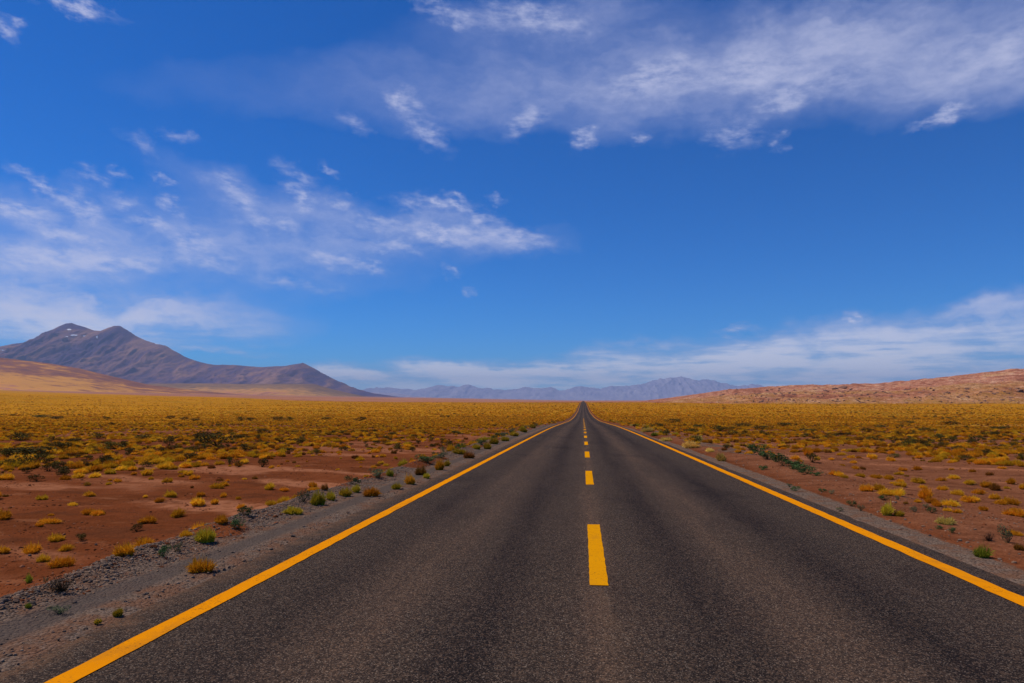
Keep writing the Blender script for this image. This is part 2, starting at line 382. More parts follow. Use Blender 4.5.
# ------------------------------------------------------------------ road
def asphalt_material():
    m, n, b = new_mat("worn_asphalt", 1.0, 0.04)
    P = n.node("ShaderNodeNewGeometry").outputs['Position']
    x, y, z = n.sep(P)
    lng = n.comb(x, n.m('MULTIPLY', y, .06), 0.0)
    base = n.mix(n.noise(P, .8, 4, .6), (.033, .0235, .0195, 1), (.056, .039, .031, 1))
    # polished wheel paths and a paler strip along the middle joint
    s = n.m('SUBTRACT', x, XR)
    def band(c, w):
        d = n.m('DIVIDE', n.m('SUBTRACT', s, c), w)
        return n.m('EXPONENT', n.m('MULTIPLY', n.m('MULTIPLY', d, d), -1.0))
    str1 = n.noise(lng, 2.2, 4, .6)
    dark = n.m('ADD', n.m('ADD', band(.78, .34), band(-1.05, .3)), n.m('ADD', band(2.3, .4), n.m('MULTIPLY', band(-2.6, .35), .6)))
    base = n.mix(n.m('MULTIPLY', dark, n.step(str1, .3, .62, .2, .9)), base, (.017, .0145, .0155, 1))
    light = n.m('ADD', n.m('ADD', band(-.12, .22), n.m('MULTIPLY', band(-1.9, .5), .7)), n.m('MULTIPLY', band(1.5, .45), .8))
    dark2 = n.m('MULTIPLY', band(-.17, .018), n.step(n.noise(n.vm('MULTIPLY', P, (1, .3, 0)), 3, 4, .65), .4, .55, 0, .8))
    base = n.mix(dark2, base, (.010, .009, .009, 1))
    base = n.mix(n.m('MULTIPLY', band(-.05, .10), n.step(n.noise(P, 2.5, 4, .6), .3, .6, .1, .6)), base, (.11, .072, .046, 1))
    base = n.mix(n.m('MULTIPLY', light, n.step(str1, .35, .68, 0.1, .6)), base, (.083, .062, .05, 1))
    base = n.mix(n.step(n.noise(n.vm('MULTIPLY', P, (1, .45, 0)), 1.1, 4, .6), .57, .68, 0, .6), base, (.018, .0155, .017, 1))
    # aggregate
    v1 = n.node("ShaderNodeTexVoronoi"); v1.inputs['Scale'].default_value = 62; n.l.new(P, v1.inputs['Vector'])
    v2 = n.node("ShaderNodeTexVoronoi"); v2.inputs['Scale'].default_value = 135; n.l.new(P, v2.inputs['Vector'])
    r1, r2 = n.sep(v1.outputs['Color']), n.sep(v2.outputs['Color'])
    c = n.mix(n.step(r1[0], .0, 1, 0, .75), base, (.016, .0135, .0135, 1))
    c = n.mix(n.step(r1[1], .62, 1.0, 0, .75), c, (.125, .082, .056, 1))
    c = n.mix(n.step(r2[0], .72, 1.0, 0, .75), c, (.15, .108, .082, 1))
    c = n.mix(n.step(r2[1], .93, .96, 0, .75), c, (.26, .21, .165, 1))
    wear = n.mix(n.m('MULTIPLY', n.m('MINIMUM', dark, 1.0), n.step(str1, .28, .6, .25, .95)), (1, 1, 1, 1), (.68, .67, .71, 1))
    wear2 = n.mix(n.m('MULTIPLY', n.m('MINIMUM', light, 1.0), n.step(str1, .32, .66, .15, 1.0)), (1, 1, 1, 1), (1.40, 1.25, 1.14, 1))
    stn = n.mix(n.step(n.noise(n.vm('MULTIPLY', P, (1, .4, 0)), .55, 5, .65), .52, .66, 0, 1), (.88, .83, .80, 1), (.66, .63, .64, 1))
    for q_ in (wear, wear2, stn):
        c = n.mix(1.0, c, q_); c.node.blend_type = 'MULTIPLY'
    # sandy fringe outside the edge line, and the joint seam
    ed = n.m('ADD', n.m('ABSOLUTE', s), n.m('MULTIPLY_ADD', n.noise(P, 3.0, 4, .65), .9, -.45))
    edL = n.m('ADD', ed, n.step(s, -.1, .1, .12, -.05))
    c = n.mix(n.m('MULTIPLY', n.step(edL, 3.75, 4.15, 0, .8), n.step(n.noise(P, 40, 3, .7), .36, .56)), c, (.145, .075, .042, 1))
    n.l.new(c, b.inputs['Base Color'])
    bump(n, b, n.m('ADD', n.m('MULTIPLY', v1.outputs['Distance'], -1), n.m('MULTIPLY', r2[2], .35)), 0.75, 0.007)
    return m
xe = np.array([-4.03, -3.9, -3.6, -3, -2, -1, 0, 1, 2, 3, 3.6, 4.0, 4.14])
RX, RY = np.meshgrid(xe, ys[(ys > -60) & (ys < 9000)], indexing='ij')
edge_n = (fbm(RX * 0 + np.sign(RX) * 5, RY * .9, 71, 4) - .5)
RX = RX + np.where(np.abs(RX) > 3.95, np.sign(RX) * edge_n * .42, 0)
RZ = road_z(RY) - 0.006 * np.abs(RX) + 0.010
RZ[0] -= .05; RZ[-1] -= .05
road = structure(grid_mesh("road", RX + XR, RY, RZ, asphalt_material()))

def paint_material(name, c1, c2, wear):
    m, n, b = new_mat(name, 0.9, 0.0)
    P = n.node("ShaderNodeNewGeometry").outputs['Position']
    c = n.mix(n.noise(P, 5, 4, .6), c1, c2)
    c = n.mix(n.step(n.noise(P, 60, 3, .7), .54, .70, 0, .6), c, (.42, .17, .01, 1))
    v = n.node("ShaderNodeTexVoronoi"); v.inputs['Scale'].default_value = 80; n.l.new(P, v.inputs['Vector'])
    c = n.mix(n.step(n.noise(n.vm('MULTIPLY', P, (1, .5, 0)), 1.4, 5, .7), .52, .70, 0, .38), c, (.30, .12, .02, 1))
    pit = n.m('MULTIPLY', n.step(n.sep(v.outputs['Color'])[0], wear, wear + .03), n.step(n.noise(P, 2.2, 3), .42, .6))
    c = n.mix(n.m('MULTIPLY', pit, .6), c, (.10, .055, .015, 1))
    n.l.new(c, b.inputs['Base Color'])
    bump(n, b, n.noise(P, 120, 2, .7), .5, .004)
    return m
edge_paint = paint_material("edge_line_paint", (.66, .215, .003, 1), (.78, .27, .004, 1), .88)
dash_paint = paint_material("centre_dash_paint", (.60, .24, .003, 1), (.68, .285, .004, 1), .95)
def strip(name, cx, w, y0, y1, mat, lift=.016):
    yy = ys[(ys > y0) & (ys < y1)]
    yy = np.concatenate([[y0], yy, [y1]]) if y1 - y0 > 50 else np.linspace(y0, y1, max(8, int((y1 - y0) / .12)))
    xx = np.array([-w / 2, 0, w / 2])
    X, Y = np.meshgrid(xx, yy, indexing='ij')
    rag = (fbm(np.sign(X) * 9 + cx, Y * 14, 81, 4) - .5) * (.016 if y1 - y0 < 50 else .028) * np.sign(X)
    X = X + rag + cx
    Z = road_z(Y) - 0.006 * np.abs(X - XR) + .010 + lift - .012
    Z = Z + .002
    return structure(grid_mesh(name, X, Y, Z, mat))
strip("edge_line", -3.19, .175, -20, 4000, edge_paint)
strip("edge_line", 3.80, .195, -20, 4000, edge_paint)
for k in range(24):
    y0 = 1.042 * (F * .00932 + F * .01232 * k)
    strip("centre_line_dash", .133, .175, y0, y0 + F * .00505, dash_paint)

# ------------------------------------------------------------------ mountains
def mountain(name, prof, D, front, back, mat, base_drop=30, nu=420, nv=110, gul=.12, gscale=1.0, power=1.5, seed=3, ridge_wob=.0, extra=None, jag=.0):
    prof = np.array(prof, float)
    pts = []
    for px, py in prof:
        d = ray(px, py); pts.append((D * d[0] / d[1], EYE + D * d[2] / d[1]))
    pts = np.array(pts)
    U = np.linspace(pts[0, 0], pts[-1, 0], nu)
    Hh = np.interp(U, pts[:, 0], pts[:, 1])
    base = float(ground_z(np.array(0.), np.array(float(D)))) - base_drop
    Hh = Hh + (np.maximum(Hh - base, 0)) * jag * (fbm(U / (U[-1] - U[0]) * 70, U * 0, seed + 21, 4) - .5)
    Vv = np.concatenate([-np.linspace(1, 0, nv, endpoint=False), np.linspace(0, 1, nv // 2)])
    UU, VV = np.meshgrid(U, Vv, indexing='ij')
    width = pts[-1, 0] - pts[0, 0]
    t = np.abs(VV)
    warp = (fbm(UU / width * 9 * gscale, VV * 2.2, seed + 5, 3) - .5)
    Us = np.clip(UU + warp * width * .05 * t / gscale, U[0], U[-1])
    Hs = np.maximum(np.interp(Us, U, Hh) - base, 0)
    # perspective: the ridge leans so each column keeps its outline
    fall = (1 - t) ** power
    g = ridged(UU / width * 26 * gscale + warp * 3.0, VV * 1.6, seed, 4)
    g2 = fbm(UU / width * 90 * gscale, VV * 14, seed + 9, 3)
    env = np.clip(np.sin(np.pi * np.clip(t, 0, 1) ** .8), 0, 1)
    Z = base + Hs * fall + Hs * env * gul * (g - .62) + Hs * gul * .55 * (g2 - .5) * sst(t, 0, .15)
    depth = np.where(VV < 0, front, back)
    Y = D + VV * depth + ridge_wob * (fbm(UU / width * 5, UU * 0, seed + 2, 2) - .5)
    X = UU * (1 + 0 * Y)
    at = dict(t=t, gully=g)
    if extra is not None:
        px, py, _ = project(np.stack([X, Y, Z], -1)); at.update(extra(X, Y, Z, t))
    return grid_mesh(name, X, Y, Z, mat, at)

def mount_mat(name, cols, sc_, contrast=.5, snow=False):
    m, n, b = new_mat(name, 1.0, 0.0)
    P = n.node("ShaderNodeNewGeometry").outputs['Position']
    g = attr(n, "gully")
    f1 = n.noise(P, sc_, 6, .62)
    f2 = n.noise(n.vm('MULTIPLY', P, (1.0, .25, .22)), sc_ * 6, 5, .66)      # scree running down the slopes
    v = n.m('MULTIPLY_ADD', n.m('SUBTRACT', g, .6), contrast, n.m('MULTIPLY_ADD', f2, .55, n.m('MULTIPLY', f1, .45)))
    c = n.ramp(v, cols)
    if snow:
        s = n.step(n.m('MULTIPLY_ADD', n.m('SUBTRACT', n.noise(P, .012, 4, .7), .5), 1.2, attr(n, "snow")), .45, .6)
        c = n.mix(s, c, (.75, .77, .82, 1))
    n.l.new(c, b.inputs['Base Color'])
    bump(n, b, n.noise(P, sc_ * 9, 5, .65), .6, 1.0 / sc_ * .03)
    return m

VOLC = [(-330, 398), (-260, 392), (-160, 375), (-70, 360), (0, 347), (18, 343.5), (26, 342), (31, 340.5), (45, 334), (58, 327.5), (66, 324), (72, 323), (80, 325.5), (86, 328), (94, 330.3), (100, 330.5), (108, 327), (114, 325.6), (120, 326), (126, 330), (135, 335.5), (145, 340.5), (154, 342.6), (165, 346), (175, 351.5), (185, 357), (200, 362.5), (215, 365), (240, 365.4), (262, 367), (285, 366), (299, 363.6), (303, 363), (309, 366), (320, 372), (330, 377), (345, 385), (360, 390), (375, 393.5), (400, 397), (430, 400)]
VD = 14000.0
SNOW = [(67, 336.6, 2.2, .6), (74, 335.2, 5.0, 1.0), (84, 335.8, 2.8, 1.0), (97, 336.8, 1.2, 1.7), (69, 329.5, 3.4, .9), (3, 350, 4, .7), (158, 343.5, 4, .8)]
def volc_attr(X, Y, Z, t):
    px, py, _ = project(np.stack([X, Y, Z], -1))
    s = np.zeros_like(px)
    for a, b_, rx, ry in SNOW:
        p = hit_dir = ray(a, b_)
        k = VD / p[1]
        s = np.maximum(s, np.exp(-(((X * VD / Y) - p[0] * k) / (rx * VD / F)) ** 2 - (((Z - EYE) * VD / Y - p[2] * k) / (ry * VD / F)) ** 2))
    return dict(snow=s)
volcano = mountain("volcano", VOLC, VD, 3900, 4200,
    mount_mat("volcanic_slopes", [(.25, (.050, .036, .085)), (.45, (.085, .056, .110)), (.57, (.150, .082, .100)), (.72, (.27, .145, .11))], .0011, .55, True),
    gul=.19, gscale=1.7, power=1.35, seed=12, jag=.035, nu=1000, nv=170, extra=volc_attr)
structure(volcano); volcano.name = "volcano"

RANGE = [(330, 399), (360, 391), (370, 388.5), (380, 387.5), (391, 387), (402, 388), (412, 390), (417, 389), (428, 387), (441, 385.6), (450, 386.5), (459, 386), (463, 384.6), (468, 384.4), (473, 386.4), (478, 388), (490, 389), (506, 389.6), (517, 388.2), (525, 387.2), (532, 388.6), (540, 388.8), (551, 387.6), (558, 389.8), (566, 389.6), (573, 387.8), (581, 386.8), (590, 388), (600, 388.4), (612, 386.6), (628, 386), (640, 384.4), (647, 383), (656, 380), (666, 377.8), (672, 378.4), (680, 377), (689, 378.8), (698, 380.2), (708, 379), (715, 380.6), (722, 382), (734, 385.5), (745, 388), (764, 390), (800, 394), (850, 399)]
snowy = lambda X, Y, Z, t: dict(snow=sst(Z, 1560, 1800) * sst(X, 2500, 4500) * .55)
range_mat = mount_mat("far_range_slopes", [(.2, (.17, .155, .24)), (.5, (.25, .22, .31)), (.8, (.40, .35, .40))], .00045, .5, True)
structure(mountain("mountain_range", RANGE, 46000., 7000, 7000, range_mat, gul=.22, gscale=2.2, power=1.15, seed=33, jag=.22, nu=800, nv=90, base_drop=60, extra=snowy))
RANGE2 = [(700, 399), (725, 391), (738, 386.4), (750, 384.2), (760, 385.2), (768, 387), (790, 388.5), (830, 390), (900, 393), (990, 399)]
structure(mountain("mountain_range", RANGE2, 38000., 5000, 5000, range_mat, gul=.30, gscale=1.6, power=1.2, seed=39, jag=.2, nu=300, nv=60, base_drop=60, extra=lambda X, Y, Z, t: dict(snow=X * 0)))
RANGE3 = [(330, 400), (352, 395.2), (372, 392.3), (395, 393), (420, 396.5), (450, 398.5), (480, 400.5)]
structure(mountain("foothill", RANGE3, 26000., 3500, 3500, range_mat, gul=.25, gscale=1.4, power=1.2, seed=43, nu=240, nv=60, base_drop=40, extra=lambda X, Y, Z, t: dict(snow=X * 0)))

def apron_mat(name, cols, sc_, sx=1.0):
    m, n, b = new_mat(name, 1.0, 0.0)
    P = n.node("ShaderNodeNewGeometry").outputs['Position']
    q = n.vm('MULTIPLY', P, (sx, 1, 1.0))
    f1 = n.noise(q, sc_, 5, .6); f2 = n.noise(q, sc_ * 7, 4, .62)
    hN = attr(n, "t")
    c = n.ramp(n.m('ADD', n.m('MULTIPLY_ADD', f2, .35, n.m('MULTIPLY', f1, .3)), n.m('MULTIPLY', hN, .42)), cols)
    sp = n.noise(P, sc_ * 60, 3, .65)
    c = n.mix(n.step(sp, .56, .70, 0, .35), c, (.12, .08, .05, 1))
    n.l.new(c, b.inputs['Base Color'])
    bump(n, b, f2, .5, .02 / sc_)
    return m
AP1 = [(-420, 372), (-300, 352), (-180, 344), (-80, 350), (-30, 355), (0, 357.5), (20, 360), (50, 363.5), (80, 368.5), (100, 373.5), (130, 380.5), (150, 385), (200, 391), (260, 396), (330, 401), (420, 403.5)]
hill1 = mountain("hillside", AP1, 7600., 3300, 2600,
    apron_mat("golden_apron", [(.30, (.20, .072, .032)), (.375, (.28, .10, .028)), (.43, (.58, .25, .022)), (.50, (.60, .26, .026)), (.55, (.46, .165, .085))], .0016, .4),
    gul=.14, gscale=.7, power=1.3, seed=53, nu=420, nv=120, base_drop=60)
structure(hill1)
AP2 = [(60, 398), (110, 388), (150, 383.6), (200, 383.4), (240, 384), (285, 383.8), (315, 384.2), (330, 388.5), (345, 392.2), (360, 395.4), (378, 398.2), (400, 400.6), (440, 402)]
hill2 = mountain("hillside", AP2, 9800., 2600, 1800,
    apron_mat("tan_apron", [(.30, (.17, .095, .05)), (.41, (.28, .150, .055)), (.49, (.52, .24, .045)), (.56, (.44, .17, .085))], .0015, .5),
    gul=.16, gscale=.8, power=1.35, seed=57, nu=300, nv=90, base_drop=40)
structure(hill2)

# rocky rise on the right, much closer
def rocky_mat():
    m, n, b = new_mat("pink_rocky_hillside", 1.0, 0.05)
    P = n.node("ShaderNodeNewGeometry").outputs['Position']
    f1, f2, f3 = n.noise(P, .012, 5, .6), n.noise(P, .07, 5, .65), n.noise(P, .45, 3, .65)
    c = n.ramp(n.m('MULTIPLY_ADD', f2, .55, n.m('MULTIPLY', f1, .45)), [(.34, (.16, .052, .032)), (.44, (.33, .115, .062)), (.52, (.48, .20, .115)), (.62, (.64, .37, .24))])
    tt = n.m('DIVIDE', n.m('SUBTRACT', attr(n, "t"), .30), .16)
    gold = n.step(n.m('MULTIPLY_ADD', n.noise(P, .012, 4), .9, n.m('MULTIPLY', n.m('EXPONENT', n.m('MULTIPLY', n.m('MULTIPLY', tt, tt), -1.0)), .20)), .52, .64, 0, .6)
    foot = n.step(n.m('MULTIPLY_ADD', n.noise(P, .02, 4), .30, attr(n, "t")), .24, .40, 1.0, 0.0)
    gold = n.m('MAXIMUM', gold, foot)
    c = n.mix(n.m('MULTIPLY', gold, n.step(f3, .35, .55, .3, 1)), c, (.40, .20, .03, 1))
    c = n.mix(n.step(f3, .54, .62, 0, .8), c, (.10, .045, .03, 1))
    n.l.new(c, b.inputs['Base Color'])
    bump(n, b, n.m('ADD', f2, n.m('MULTIPLY', f3, .5)), 1.0, 4.0)
    return m
RP = [(560, 410), (600, 406), (640, 400.6), (670, 397.4), (700, 393.6), (720, 391), (740, 388.6), (765, 386.8), (790, 385.8), (830, 385), (870, 384), (885, 383.6), (900, 381.8), (930, 378.8), (960, 375.6), (1000, 371), (1012, 369.4), (1024, 369.6), (1080, 367), (1200, 360), (1400, 352)]
HD, HF = 1650., 900.
rp = np.array(RP, float)
ru = np.array([ray(a, b_)[0] / ray(a, b_)[1] for a, b_ in rp]); rh = np.array([ray(a, b_)[2] / ray(a, b_)[1] * HD + EYE for a, b_ in rp])
def rocky_z(x, y):
    u = x / HD
    us = np.clip((x / np.maximum(y, 1)), ru[0], ru[-1])
    H = np.interp(us, ru, rh) - 2.5
    t = np.clip((y - (HD - HF)) / HF, 0, 1); tb = np.clip((y - HD) / 900., 0, 1)
    rise = 0.34 * sst(t, .02, .30) + .66 * sst(t, .10, 1.0) ** 1.25
    z0 = ground_z(x, y) - 4.0
    lump = sst(t, .03, .2) * (1 - sst(t, .8, 1.0) * .8)
    z = (ground_z(0 * x, 0 * y + HD) - 4.0 + H) * rise * (1 - sst(tb, 0, 1) * .8)
    z = z0 * (1 - rise) + z - 2.0 * (1 - rise)
    amp = np.clip(H / 30, .15, 1)
    return z + amp * lump * (11 * (ridged(x / 95., y / 80., 91, 5, .62) - .62) + 4.0 * (fbm(x / 22., y / 18., 93, 3) - .5))
hu = np.concatenate([np.linspace(ru[0], ru[16], 420), np.linspace(ru[16], ru[-1], 80)[1:]])
hy = np.concatenate([np.linspace(HD - HF, HD, 300), np.linspace(HD, HD + 900, 60)[1:]])
HU, HY = np.meshgrid(hu, hy, indexing='ij')
HX = HU * HY
rocky = grid_mesh("rocky_hill", HX, HY, rocky_z(HX, HY), rocky_mat(), dict(t=np.clip((HY - HD + HF) / HF, 0, 1)))
structure(rocky)

# ------------------------------------------------------------------ plant materials
def blade_material(name, stops, trans=.25, var=.27):
    m, n, b = new_mat(name, .9, .04)
    info = n.node("ShaderNodeObjectInfo")
    tone = attr(n, "tone")
    v = n.m('ADD', n.m('MULTIPLY', tone, .62), n.m('MULTIPLY', info.outputs['Random'], .38))
    c = n.ramp(v, stops)
    hs = n.node("ShaderNodeHueSaturation"); n.l.new(c, hs.inputs['Color'])
    n.l.new(n.m('MULTIPLY_ADD', info.outputs['Random'], .03, .485), hs.inputs['Hue'])
    n.l.new(n.m('MULTIPLY_ADD', n.m('FRACT', n.m('MULTIPLY', info.outputs['Random'], 7.31)), 2 * var, 1 - var), hs.inputs['Value'])
    n.l.new(hs.outputs[0], b.inputs['Base Color'])
    tr = n.node("ShaderNodeBsdfTranslucent"); n.l.new(hs.outputs[0], tr.inputs['Color'])
    mx = n.node("ShaderNodeMixShader"); mx.inputs[0].default_value = trans
    n.l.new(b.outputs[0], mx.inputs[1]); n.l.new(tr.outputs[0], mx.inputs[2])
    n.l.new(mx.outputs[0], m.node_tree.nodes['Material Output'].inputs['Surface'])
    return m
GOLD = blade_material("dry_golden_blades", [(0, (.30, .115, .008)), (.25, (.54, .225, .009)), (.6, (.72, .345, .013)), (1, (.84, .50, .04))], .4)
RUST = blade_material("rusty_dry_blades", [(0, (.11, .042, .009)), (.5, (.28, .105, .014)), (1, (.50, .22, .025))])
YGREEN = blade_material("yellow_green_blades", [(0, (.24, .15, .010)), (.35, (.38, .26, .012)), (.7, (.50, .35, .02)), (1, (.62, .42, .045))])
GREEN = blade_material("fresh_green_blades", [(0, (.12, .12, .012)), (.5, (.24, .28, .02)), (1, (.44, .44, .05))])
STRAW = blade_material("pale_straw_blades", [(0, (.42, .23, .035)), (.5, (.64, .40, .075)), (1, (.78, .56, .17))])
DARKG = blade_material("dark_shrub_leaves", [(0, (.050, .034, .008)), (.5, (.090, .066, .015)), (1, (.15, .112, .026))], .12)
SAGE = blade_material("grey_green_leaves", [(0, (.06, .068, .032)), (.5, (.115, .13, .06)), (1, (.20, .21, .10))], .15)
DEAD = blade_material("dead_twigs", [(0, (.05, .025, .014)), (.5, (.11, .055, .028)), (1, (.20, .11, .05))], .05)
DEEP = blade_material("deep_green_leaves", [(0, (.024, .042, .014)), (.5, (.048, .085, .026)), (1, (.10, .145, .045))], .12)

def tussock(name, mat, seed, n=700, W_=.48, H_=.32, width=.0055, spread=84, lean=(0, 0), droop=.5):
    """a dome of fine dry blades springing from one root and arching over; W_ wide, H_ high"""
    r = np.random.default_rng(seed)
    co, fa, tone = [], [], []
    lop = r.uniform(.0, .15); la = r.uniform(0, 6.28)
    ph = r.uniform(0, 6.28, 3)
    a0 = r.uniform(0, 6.28)
    cores = [(np.array([math.cos(a0 + 2.1 * j + r.normal(0, .4)), math.sin(a0 + 2.1 * j + r.normal(0, .4)), 0]) * W_ * r.uniform(.08, .24), r.uniform(.58, .84)) for j in range(3)]
    for i in range(n):
        a = r.uniform(0, 2 * math.pi)
        q = r.uniform(0, 1) ** .6
        th = R(spread) * q
        L = 1.0 / math.sqrt((math.cos(th) / H_) ** 2 + (math.sin(th) / (W_ * .5)) ** 2)
        cv, cs = cores[int(r.integers(3))]
        L *= cs * r.uniform(.74, 1.06) * (1 + lop * math.cos(a - la)) * (1 + .07 * math.sin(3 * a + ph[0]) + .06 * math.sin(5 * a + ph[1] + 4 * q))
        if r.uniform() < .06: L *= 1.22
        out = np.array([math.cos(a), math.sin(a), 0.0])
        tip = out * L * math.sin(th) + np.array([lean[0] * L * math.cos(th), lean[1] * L * math.cos(th), L * math.cos(th)])
        rad = W_ * .15 * math.sqrt(r.uniform())
        ra = a + r.normal(0, .5)
        b0 = np.array([math.cos(ra) * rad, math.sin(ra) * rad, -.02])
        arch = L * .22 * math.sin(th)
        side = np.cross(tip - b0, out + r.normal(0, .7, 3)); side /= np.linalg.norm(side) + 1e-9
        w = width * r.uniform(.6, 1.3)
        pts = []
        for t in (0.0, .4, .75, 1.0):
            p = cv + b0 + (tip - b0) * t + np.array([0, 0, arch * 4 * t * (1 - t) * (1.25 - .5 * t)])
            if t > 0: p = p + r.normal(0, .006, 3)
            if t == 1: p[2] = max(p[2] - droop * .10 * L * math.sin(th), .012)
            pts.append(p)
        k = len(co); t0 = r.uniform(0, 1)
        for p, wf in zip(pts, (1.0, .9, .65, .12)):
            co += [p - side * w * wf, p + side * w * wf]; tone += [t0, t0]
        for j in range(3):
            fa.append((k + 2 * j, k + 2 * j + 1, k + 2 * j + 3, k + 2 * j + 2))
    return raw_mesh(name, co, fa, mat, tone)
def shrub(name, mat, seed, W_=.5, H_=.35, leaves=420, size=.022, lobes=6, flat=1.0, twigs=26, twigmat=None):
    """a bush: thin branching stems and small leaves held in uneven clumps"""
    r = np.random.default_rng(seed)
    co, fa, tone = [], [], []
    cl = []
    for i in range(lobes):
        a = r.uniform(0, 6.28); q = math.sqrt(r.uniform(0, 1)) * .36 * W_
        cl.append((np.array([math.cos(a) * q, math.sin(a) * q, H_ * r.uniform(.35, .78)]), r.uniform(.55, 1.0)))
    for i in range(twigs):
        c, s = cl[r.integers(len(cl))]
        tip = c + r.normal(0, 1, 3) * np.array([W_ * .13, W_ * .13, H_ * .16]); tip[2] = max(tip[2], .03)
        a = r.uniform(0, 6.28); b0 = np.array([math.cos(a), math.sin(a), 0]) * W_ * .05 + np.array([0, 0, -.02])
        w = .005 * max(W_ / .5, .6)
        mid = (b0 + tip) / 2 + r.normal(0, W_ * .03, 3); mid[2] = abs(mid[2])
        sd_ = np.array([-math.sin(a), math.cos(a), 0.])
        for (p, q_, w0, w1) in ((b0, mid, w, w * .75), (mid, tip, w * .75, w * .3)):
            for sv in (sd_, np.array([0.3, 0.2, .9])):
                k = len(co); co += [p - sv * w0, p + sv * w0, q_ + sv * w1, q_ - sv * w1]; tone += [.15] * 4
                fa.append((k, k + 1, k + 2, k + 3))
    for i in range(leaves):
        c, s = cl[r.integers(len(cl))]
        v = r.normal(0, 1, 3); v /= np.linalg.norm(v); v *= r.uniform(.35, 1.0) ** .5
        p = c + v * s * np.array([W_ * .24, W_ * .24, H_ * .33 * flat])
        if p[2] < .01: p[2] = r.uniform(.01, .08)
        nrm = v + r.normal(0, .7, 3); nrm /= np.linalg.norm(nrm)
        u = np.cross(nrm, r.normal(0, 1, 3)); u /= np.linalg.norm(u); w = np.cross(nrm, u)
        sz = size * r.uniform(.6, 1.35)
        k = len(co); co += [p - u * sz, p - w * sz * .45, p + u * sz, p + w * sz * .45]
        t = r.uniform(.1, 1); tone += [t] * 4
        fa.append((k, k + 1, k + 2, k + 3))
    return raw_mesh(name, co, fa, mat, tone)

MESH = {}
MESH['gold'] = [tussock("golden_tussock", GOLD, 100 + i, n=800, W_=w, H_=h, lean=l, spread=sp) for i, (w, h, l, sp) in enumerate(
    [(.50, .34, (0, 0), 80), (.52, .30, (.15, -.05), 82), (.44, .36, (-.12, .1), 74), (.56, .32, (.2, .1), 84), (.46, .30, (0, -.15), 80), (.48, .40, (.05, 0), 66)])]
MESH['rust'] = [tussock("rusty_tussock", RUST, 120 + i, n=700, W_=.46, H_=.36, spread=76) for i in range(2)]
MESH['ygreen'] = [tussock("yellow_green_tussock", YGREEN, 130 + i, n=700, W_=.50, H_=.34, spread=72) for i in range(3)]
MESH['green'] = [tussock("green_tussock", GREEN, 140 + i, n=560, W_=.44, H_=.40, spread=66) for i in range(2)]
MESH['straw'] = [tussock("straw_tussock", STRAW, 150 + i, n=700, W_=.56, H_=.28, spread=84, lean=(.25, 0)) for i in range(2)]
MESH['dark'] = [shrub("dark_shrub", DARKG, 160 + i, W_=.62, H_=.36, leaves=520, lobes=7) for i in range(3)]
MESH['deep'] = [shrub("deep_green_shrub", DEEP, 170 + i, W_=.5, H_=.36, leaves=520, lobes=6) for i in range(3)]
MESH['sage'] = [shrub("sage_shrub", SAGE, 180 + i, W_=.52, H_=.33, leaves=380, lobes=6, size=.02) for i in range(3)]
MESH['dead'] = [shrub("dead_shrub", DEAD, 190 + i, W_=.55, H_=.36, leaves=160, lobes=6, size=.018, twigs=110) for i in range(2)]
SIZE = {k: (float(np.ptp([v.co.x for v in m[0].vertices])), float(max(v.co.z for v in m[0].vertices))) for k, m in MESH.items()}
NAME = dict(gold="golden_tussock", rust="rusty_tussock", ygreen="yellow_green_tussock", green="green_tussock", straw="straw_tussock", dark="dark_shrub", deep="deep_green_shrub", sage="sage_shrub", dead="dead_shrub")
CAT = dict(gold="grass tussock", rust="grass tussock", ygreen="grass tussock", green="grass tussock", straw="grass tussock", dark="shrub", deep="shrub", sage="shrub", dead="shrub")
GROUP = dict(gold="golden bunch grass tussocks", rust="rusty bunch grass tussocks", ygreen="yellow-green roadside tussocks", green="green grass clumps", straw="straw coloured tussocks by the verge", dark="dark shrubs on the plain", deep="deep green shrubs along the bank", sage="grey-green shrubs on the verge", dead="dry brown shrubs")
count = {}
def plant(kind, p, wide, high, label, rz=None, group=None):
    i = count.get(kind, 0); count[kind] = i + 1
    me = MESH[kind][i % len(MESH[kind])]
    o = bpy.data.objects.new(NAME[kind], me); COL.objects.link(o)
    o.location = p
    sx, sz = wide / SIZE[kind][0], high / SIZE[kind][1]
    o.scale = (sx, sx, sz)
    o.rotation_euler = (random.uniform(-.05, .05), random.uniform(-.05, .05), random.uniform(0, 6.28) if rz is None else rz)
    thing(o, label, CAT[kind], group or GROUP[kind])
    return o
def plant_px(kind, px, py, w, h, label, group=None):
    """w, h are the size the plant has in the photograph; the plant stands on the ground with its true size"""
    p = hit(px, py)
    dist = project(p)[2]
    return plant(kind, p, w * dist / F, h * dist / F * 1.08, label, group=group)
taken = []
rr0 = np.random.default_rng(404)
def put(kind, px, py, w, h, label, group=None):
    o = plant_px(kind, px, py, w, h, label, group)
    taken.append((o.location.x, o.location.y, o.scale.x * SIZE[kind][0] * .5)); return o

